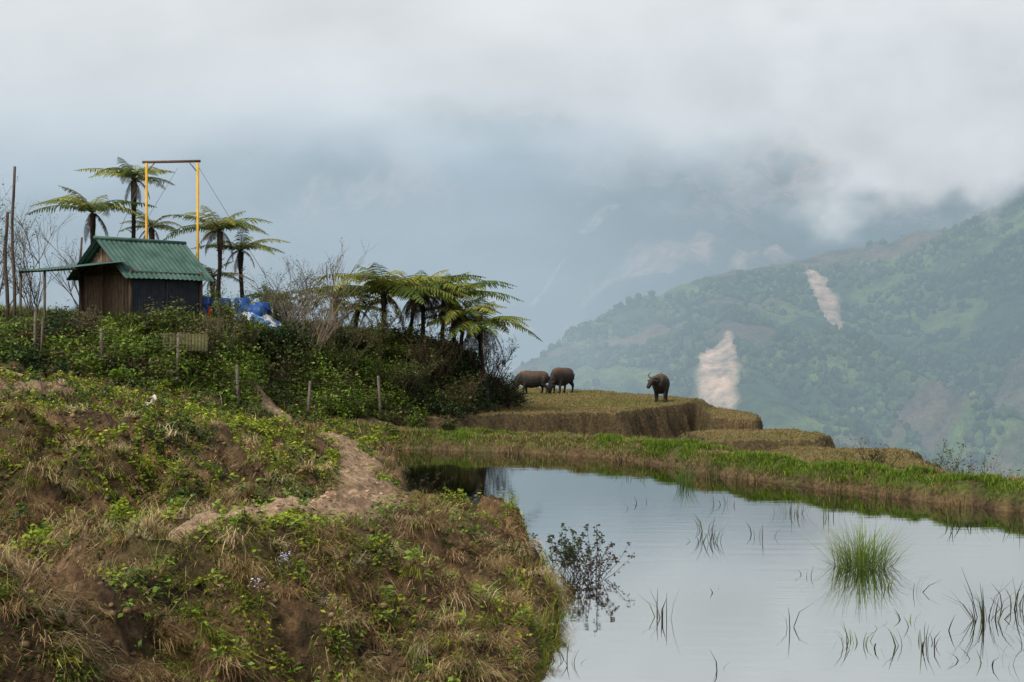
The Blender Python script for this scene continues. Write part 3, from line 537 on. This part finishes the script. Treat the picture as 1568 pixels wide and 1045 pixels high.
# ---- pond plants
def clump(mb,x,y,n,R,L,cols,w=(.003,.006),tilt=(.1,1.0)):
    a=rng.uniform(0,6.28,n);rr=R*rng.random(n)**.7;P=np.c_[x+rr*np.cos(a),y+rr*np.sin(a),np.full(n,-.05)]
    t0=rng.uniform(*tilt,n)*(.4+.6*rr/R);blades(mb,P,a+rng.normal(0,.5,n),rng.uniform(*L,n),rng.uniform(*w,n),t0,t0+rng.uniform(.1,.8,n),pick(n,cols,[1]*len(cols)))
mb=MB();clump(mb,5.45,21.9,520,.42,(.35,.95),[(.11,.20,.03),(.18,.28,.05),(.08,.14,.02),(.28,.28,.08)],tilt=(.05,1.3));mb.build('pond_grass_clump',G)
mb=MB();clump(mb,4.2,34.2,60,.22,(.3,.7),[(.10,.17,.03),(.06,.11,.02)],(.004,.008),(.05,.6));mb.build('pond_grass_clump',G)
mb=MB();DK=[(.03,.022,.015),(.06,.05,.02),(.12,.15,.03)]
for (x,y,n,R,L) in [(3.4,24.6,22,.25,.55),(1.9,17.8,9,.12,.6),(3.4,17.2,4,.05,.6),(4.0,16.2,16,.3,.35),(4.65,16.2,14,.3,.4),(5.95,17.7,26,.2,.75),(5.6,19.6,6,.08,.45),(5.3,19.9,7,.1,.35),(4.6,30.2,10,.3,.5),(5.6,28.5,18,.35,.5),(6.3,28,12,.2,.5),(8.6,26.8,26,.5,.5),(9.6,26.5,28,.6,.5),(7.2,30.5,12,.4,.4),(3.1,36,14,.5,.45),(.3,42,24,.9,.4),(5.2,15.3,10,.4,.3),(.6,15.3,8,.15,.3),(2.2,15,3,.1,.3),(6.6,18.5,12,.2,.6),(1.1,40.5,12,.8,.35),(10.3,27.6,20,.5,.5),(2.9,30,6,.8,.3),(4.9,17.3,9,.5,.3),(6.1,16.2,12,.3,.45),(4.4,20.8,5,.3,.25),(2.9,19.8,3,.5,.15),(3.6,26.0,8,.2,.5),(4.4,25.2,8,.3,.4)]:
    clump(mb,x,y,n,R,(L*.4,L),DK,(.004,.010),(.05,.9))
mb.build('dead_reeds',G)
mb=MB();pl=np.array(POND[13:21]);n=1100;i=rng.integers(0,7,n);t_=rng.random(n)[:,None];B=pl[i]*(1-t_)+pl[i+1]*t_+rng.normal(0,.12,(n,2));k=vn(B[:,0]*1.5,B[:,1]*1.5,5)>.5;B=B[k];n=len(B)
t0=rng.uniform(0,.4,n);blades(mb,np.c_[B,np.full(n,-.05)],rng.uniform(0,6.28,n),rng.uniform(.2,.5,n),rng.uniform(.006,.013,n),t0,t0+rng.uniform(.1,.8,n),pick(n,[(.09,.06,.025),(.15,.14,.03),(.05,.035,.02)],[2,1,2]));mb.build('bund_reeds',G)
def weed(name,x,y,z,hs,seed,col,n=26,spread=.9,leaf=(.02,.045),k1=2,k2=5):
    r=random.Random(seed);mb=MB();T=[]
    for s in range(n):
        a=r.uniform(0,6.28);t=r.uniform(.1,spread);L=r.uniform(.5,1)*hs;p=np.array([x+r.uniform(-.25,.25),y+r.uniform(-.25,.25),z]);pts=[p]
        for q in range(6):
            t+=r.uniform(-.1,.12);a+=r.uniform(-.3,.3);p=p+np.array([math.sin(t)*math.cos(a),math.sin(t)*math.sin(a),math.cos(t)])*L/6;pts.append(p)
        tube(mb,pts,np.linspace(.006,.002,7),(.05,.032,.022),3,cap=False)
        for q in pts[2:]: T+= [q]*k1
        T+=[pts[-1]]*k2
    T=np.array(T)+rng.normal(0,.022,(len(T),3));leaves(mb,T,rng.uniform(*leaf,len(T)),pick(len(T),col,[1]*len(col)),.1);mb.build(name,LM)
weed('waterside_weed',1.15,20.8,-.03,.85,1,[(.05,.04,.025),(.06,.055,.025),(.08,.04,.03)],36,1.0,(.015,.036),2,6)
weed('waterside_weed',.8,21.3,.0,.75,2,[(.04,.065,.02),(.06,.08,.025)],26,.8,(.018,.04),5)
weed('waterside_weed',-2.0,31.5,.0,.8,3,[(.05,.04,.02),(.04,.03,.02)],8,.8)
FW=foliage_mat('petals',.3)
for (x,y,k_) in [(-1.93,14.3,90),(-2.25,13.9,50),(-1.72,14.1,50),(-2.4,13.3,26)]:
    mb=MB();z=gz(x,y)
    P=np.array([x,y,z+.30])+rng.normal(0,.035,(k_,3));leaves(mb,P,rng.uniform(.009,.017,k_),pick(k_,[(.6,.55,.8),(.75,.71,.88)],[1,1],.1),.3)
    for q in range(5): tube(mb,[(x+rng.normal(0,.02),y,z),(x+rng.normal(0,.03),y,z+.30)],[.004,.002],(.08,.12,.03),3,cap=False)
    mb.build('ageratum_flowers',FW)

# ---- background mountains
def grid(x0,x1,y0,y1,st):
    a=np.arange(x0,x1,st);b_=np.arange(y0,y1,st);X,Y=np.meshgrid(a,b_);I=np.arange(X.size).reshape(X.shape)
    return X,Y,np.stack([I[:-1,:-1],I[:-1,1:],I[1:,1:],I[1:,:-1]],-1).reshape(-1,4)
FOR=noise_mat('forest_canopy',(.45,.5,.5),(1.5,1.45,1.4),scale=.09,bump=1.,dist=6,rough=1,attr=True,detail=6)
cxs=[-400,-150,-60,-8,40,121,190,240,291,340,500,800];cys=[560,600,650,690,760,850,890,880,860,850,840,840]
def spurH(x,y):
    zc=np.interp(x,cxs,[-110,-70,-38,-16,8,42,56,64,78,100,140,220]);yc=np.interp(x,cxs,cys)
    w=x+.25*y+30*(fbm(x/90,y/90,201)-.5);rd=1-abs(2*vn(w/55,y/260,203)-1);rd2=1-abs(2*fbm(w/24,y/90,205,3)-1)
    z=np.where(y<yc,zc-.37*(yc-y),zc-.45*(y-yc))
    dn=ss(0,160,yc-y);return z+(rd-.5)*30*(.25+dn)+(rd2-.5)*10*(.4+dn)+(fbm(x/14,y/14,207)-.5)*5
SL=[([(184,858),(182,835),(179,805),(177,770)],[3,5.5,7,5]),([(177,770),(173,740),(166,700)],[5,3.5,1]),([(100,690),(97,670),(94,645),(90,615)],[3,7,9,8]),([(107,700),(105,680),(101,660)],[1,3,5])]
def slide(x,y):
    f=np.zeros(np.shape(x))
    for pl,wd in SL:
        for (a,b_),(wa,wb) in zip(zip(pl[:-1],pl[1:]),zip(wd[:-1],wd[1:])):
            dx,dy=b_[0]-a[0],b_[1]-a[1];t=np.clip(((x-a[0])*dx+(y-a[1])*dy)/(dx*dx+dy*dy),0,1);d=np.hypot(x-a[0]-t*dx,(y-a[1]-t*dy)*.8)
            f=np.maximum(f,1-ss(-1.5,1.5,d+(fbm(x/5,y/12,211)-.5)*6-(wa+(wb-wa)*t)))
    return f
X,Y,F=grid(-400,700,330,1060,3.0);Z=spurH(X,Y);f=slide(X,Y)
C=np.zeros(X.shape+(3,));C[:]=(.045,.08,.03);C=lerp(C,(.13,.18,.045),ss(.45,.62,fbm(X/45,Y/45,221)));C=lerp(C,(.17,.11,.085),ss(.55,.64,fbm(X/60,Y/26,223))*.7)
C=lerp(C,(.64,.46,.35),f*(.8+.4*fbm(X/3,Y/10,225)))
mk('forested_ridge',np.stack([X,Y,Z],-1),F,FOR,C.reshape(-1,3),True)
n=24000;x=rng.uniform(-120,420,n);y=rng.uniform(430,900,n);yc=np.interp(x,cxs,cys)
k=(y<yc+6)&(slide(x,y)<.15)&(fbm(x/30,y/30,231)>.44)&(fbm(x/60,y/26,223)<.60);x,y=x[k],y[k];n=len(x);z=spurH(x,y);R=rng.uniform(.9,2.6,n)
icos('ridge_tree_canopy',np.c_[x,y,z+R*.5],R,pick(n,[(.045,.08,.028),(.065,.105,.038),(.11,.15,.045),(.035,.055,.022)],[3,3,2,2]),FOR,(1,1,1.25),True)
X,Y,F=grid(-1500,1500,930,2300,8);w=X+.3*Y
Z=-110+.45*(Y-960)+(1-abs(2*fbm(w/260,Y/700,241,4)-1)-.5)*170+(fbm(X/60,Y/60,243)-.5)*60
C=np.zeros(X.shape+(3,));C[:]=(.03,.05,.03);C=lerp(C,(.42,.27,.22),ss(.46,.56,fbm(X/100,Y/120,245))*.9);C=lerp(C,(.015,.025,.018),ss(.53,.62,fbm(X/30,Y/40,246))*.8)
for pl_ in ([(-22,1205),(-5,1212),(12,1216)],[(20,1262),(36,1270),(42,1274),(62,1280)],[(66,1330),(95,1345),(130,1350)],[(-10,1165),(30,1172),(55,1178)]):
    C=lerp(C,(.85,.60,.48),1-ss(2,8,pdist(X,Y,pl_)+(fbm(X/9,Y/9,250)-.5)*12))
mk('far_mountain',np.stack([X,Y,Z],-1),F,FOR,C.reshape(-1,3),True)

# ---- haze volume and cloud banks
def hazebox(name,x0,x1,y0,y1,z0,z1,sig,col):
    m=bpy.data.materials.new(name);m.use_nodes=True;nt=m.node_tree;nt.nodes.clear();o=N(nt,'ShaderNodeOutputMaterial')
    a=N(nt,'ShaderNodeVolumeAbsorption');a.inputs['Color'].default_value=(0,0,0,1);a.inputs['Density'].default_value=sig
    e=N(nt,'ShaderNodeEmission');e.inputs['Color'].default_value=(*col,1);e.inputs['Strength'].default_value=sig  # emission stands in for daylight scattered by the haze
    s=N(nt,'ShaderNodeAddShader');nt.links.new(a.outputs[0],s.inputs[0]);nt.links.new(e.outputs[0],s.inputs[1]);nt.links.new(s.outputs[0],o.inputs['Volume'])
    isglow(m)
    try: m.cycles.homogeneous_volume=True
    except Exception: pass
    mb=MB();box(mb,((x0+x1)/2,(y0+y1)/2,(z0+z1)/2),(x1-x0,y1-y0,z1-z0),(1,1,1));return mb.build(name,m)
hazebox('valley_haze',-1600,1600,140,2400,-180,125,.0012,(.32,.43,.50))
def sheet(name,Y0,x0,x1,z0,z1,st,alpha,colf,curve=0):
    a=np.arange(x0,x1,st);b_=np.arange(z0,z1,st);X,Zz=np.meshgrid(a,b_);I=np.arange(X.size).reshape(X.shape);F=np.stack([I[:-1,:-1],I[:-1,1:],I[1:,1:],I[1:,:-1]],-1).reshape(-1,4)
    Yy=Y0+curve*(fbm(X/200,Zz/200,5)-.5)
    al=np.clip(alpha(X,Zz),0,1);col=colf(X,Zz)
    o=mk(name,np.stack([X,Yy,Zz],-1),F,bpy.data.materials.new(name),col.reshape(-1,3),True)
    ca=np.ones((X.size,4),np.float32);ca[:,:3]=al.reshape(-1,1);o.data.color_attributes.new('alpha','FLOAT_COLOR','POINT').data.foreach_set('color',ca.ravel())
    m=o.data.materials[0];m.use_nodes=True;nt=m.node_tree;nt.nodes.clear();out=N(nt,'ShaderNodeOutputMaterial');isglow(m)
    A=N(nt,'ShaderNodeAttribute',attribute_name='alpha');Cc=N(nt,'ShaderNodeAttribute',attribute_name='col')
    T=N(nt,'ShaderNodeBsdfTransparent');E=N(nt,'ShaderNodeEmission');nt.links.new(Cc.outputs['Color'],E.inputs[0]);M=N(nt,'ShaderNodeMixShader')  # cloud and mist sheets glow: their daylight is put into the vertex colour
    nt.links.new(A.outputs['Fac'],M.inputs[0]);nt.links.new(T.outputs[0],M.inputs[1]);nt.links.new(E.outputs[0],M.inputs[2]);nt.links.new(M.outputs[0],out.inputs[0])
    return o
def cB(X,Z):
    xs=[-500,-380,-260,-160,-40,60,150,260,330,420,600];lo=np.interp(X,xs,[50,62,98,122,130,130,120,108,118,134,142]);hi=lo+np.interp(X,xs,[80,75,75,72,70,70,75,72,75,75,75])
    nzz=(fbm(X/80,Z/55,301,6)-.5)*90;return ss(0,1,(Z+nzz-lo)/(hi-lo))
def colB(X,Z):
    f=ss(90,215,Z+(fbm(X/90,Z/50,303,5)-.5)*110)
    d=fbm(X/140,Z/70,305,5);c=np.array((.76,.81,.90))[None,None]*(1-f[...,None])+np.array((1.0,1.0,1.01))*f[...,None];return c*(.80+.34*d)[...,None]
sheet('cloud_bank',1180,-900,900,60,620,4,cB,colB,30)
def cM(X,Z):
    g=(1-ss(-60,240,X));return (.46*g+.04)*ss(-90,0,Z)*(.45+1.1*fbm(X/110,Z/45,311,5))*(1-ss(110,190,Z))
sheet('valley_mist',925,-800,800,-120,240,5,cM,lambda X,Z:np.broadcast_to(np.array((.64,.76,.90)),X.shape+(3,))*(.95+.3*ss(20,140,Z))[...,None],20)
def cF(X,Z):
    g=(1-ss(-30,130,X))*.30+.06;return g*(.4+1.2*fbm(X/50,Z/25,321,5))*(1-ss(45,100,Z))
sheet('valley_mist',560,-420,420,-110,120,3,cF,lambda X,Z:np.broadcast_to(np.array((.50,.60,.68)),X.shape+(3,)).copy(),10)
def cL(X,Z):
    n1=(fbm(X/34,Z/26,331,6)-.5);n2=fbm(X/12+n1*3,Z/10,341,4)-.5;dx=(X-170)/60;dz=(Z-114)/60
    a=ss(-.25,.5,1-np.hypot(dx,dz)+n1*1.6+n2*.35)
    b_=ss(-.2,.6,1-np.hypot((X-95)/60,(Z-112)/22)+n1*2.1+n2*.5)*.5
    c=ss(105,165,Z+n1*80)*.6
    return np.maximum(np.maximum(a*.92,b_),c*ss(-60,80,X))
sheet('cloud_bank',600,-260,420,20,330,2,cL,lambda X,Z:np.array((.98,.98,1.0))*(.76+.38*fbm(X/30,Z/22,335,5))[...,None],15)

# ---- light, world, camera
w=bpy.data.worlds.new("World");S.world=w;w.use_nodes=True;nt=w.node_tree;bg=nt.nodes['Background']
sk=N(nt,'ShaderNodeTexSky',sky_type='NISHITA');sk.sun_disc=False;sk.sun_elevation=math.radians(48);sk.sun_rotation=math.radians(215);sk.dust_density=4;sk.air_density=1.2
hs=N(nt,'ShaderNodeHueSaturation');hs.inputs['Saturation'].default_value=.25
nt.links.new(sk.outputs[0],hs.inputs['Color']);nt.links.new(hs.outputs[0],bg.inputs[0]);bg.inputs[1].default_value=.14
L=bpy.data.lights.new('sun','SUN');L.energy=2.1;L.angle=math.radians(10);L.color=(1,.92,.78);lo=bpy.data.objects.new('sun',L);S.collection.objects.link(lo)
az=math.radians(215);el_=math.radians(48);d=Vector((math.sin(az)*math.cos(el_),math.cos(az)*math.cos(el_),math.sin(el_)));lo.rotation_euler=d.to_track_quat('Z','Y').to_euler();lo.location=(0,-20,40)
cam=bpy.data.cameras.new('camera');cam.lens=49.5;cam.sensor_width=36;cam.clip_end=6000;cam.clip_start=.1
co=bpy.data.objects.new('camera',cam);S.collection.objects.link(co);co.location=(0,0,3.5);co.rotation_euler=(math.radians(90),0,0);S.camera=co
S.view_settings.view_transform='Standard';S.view_settings.look='None';S.view_settings.exposure=0
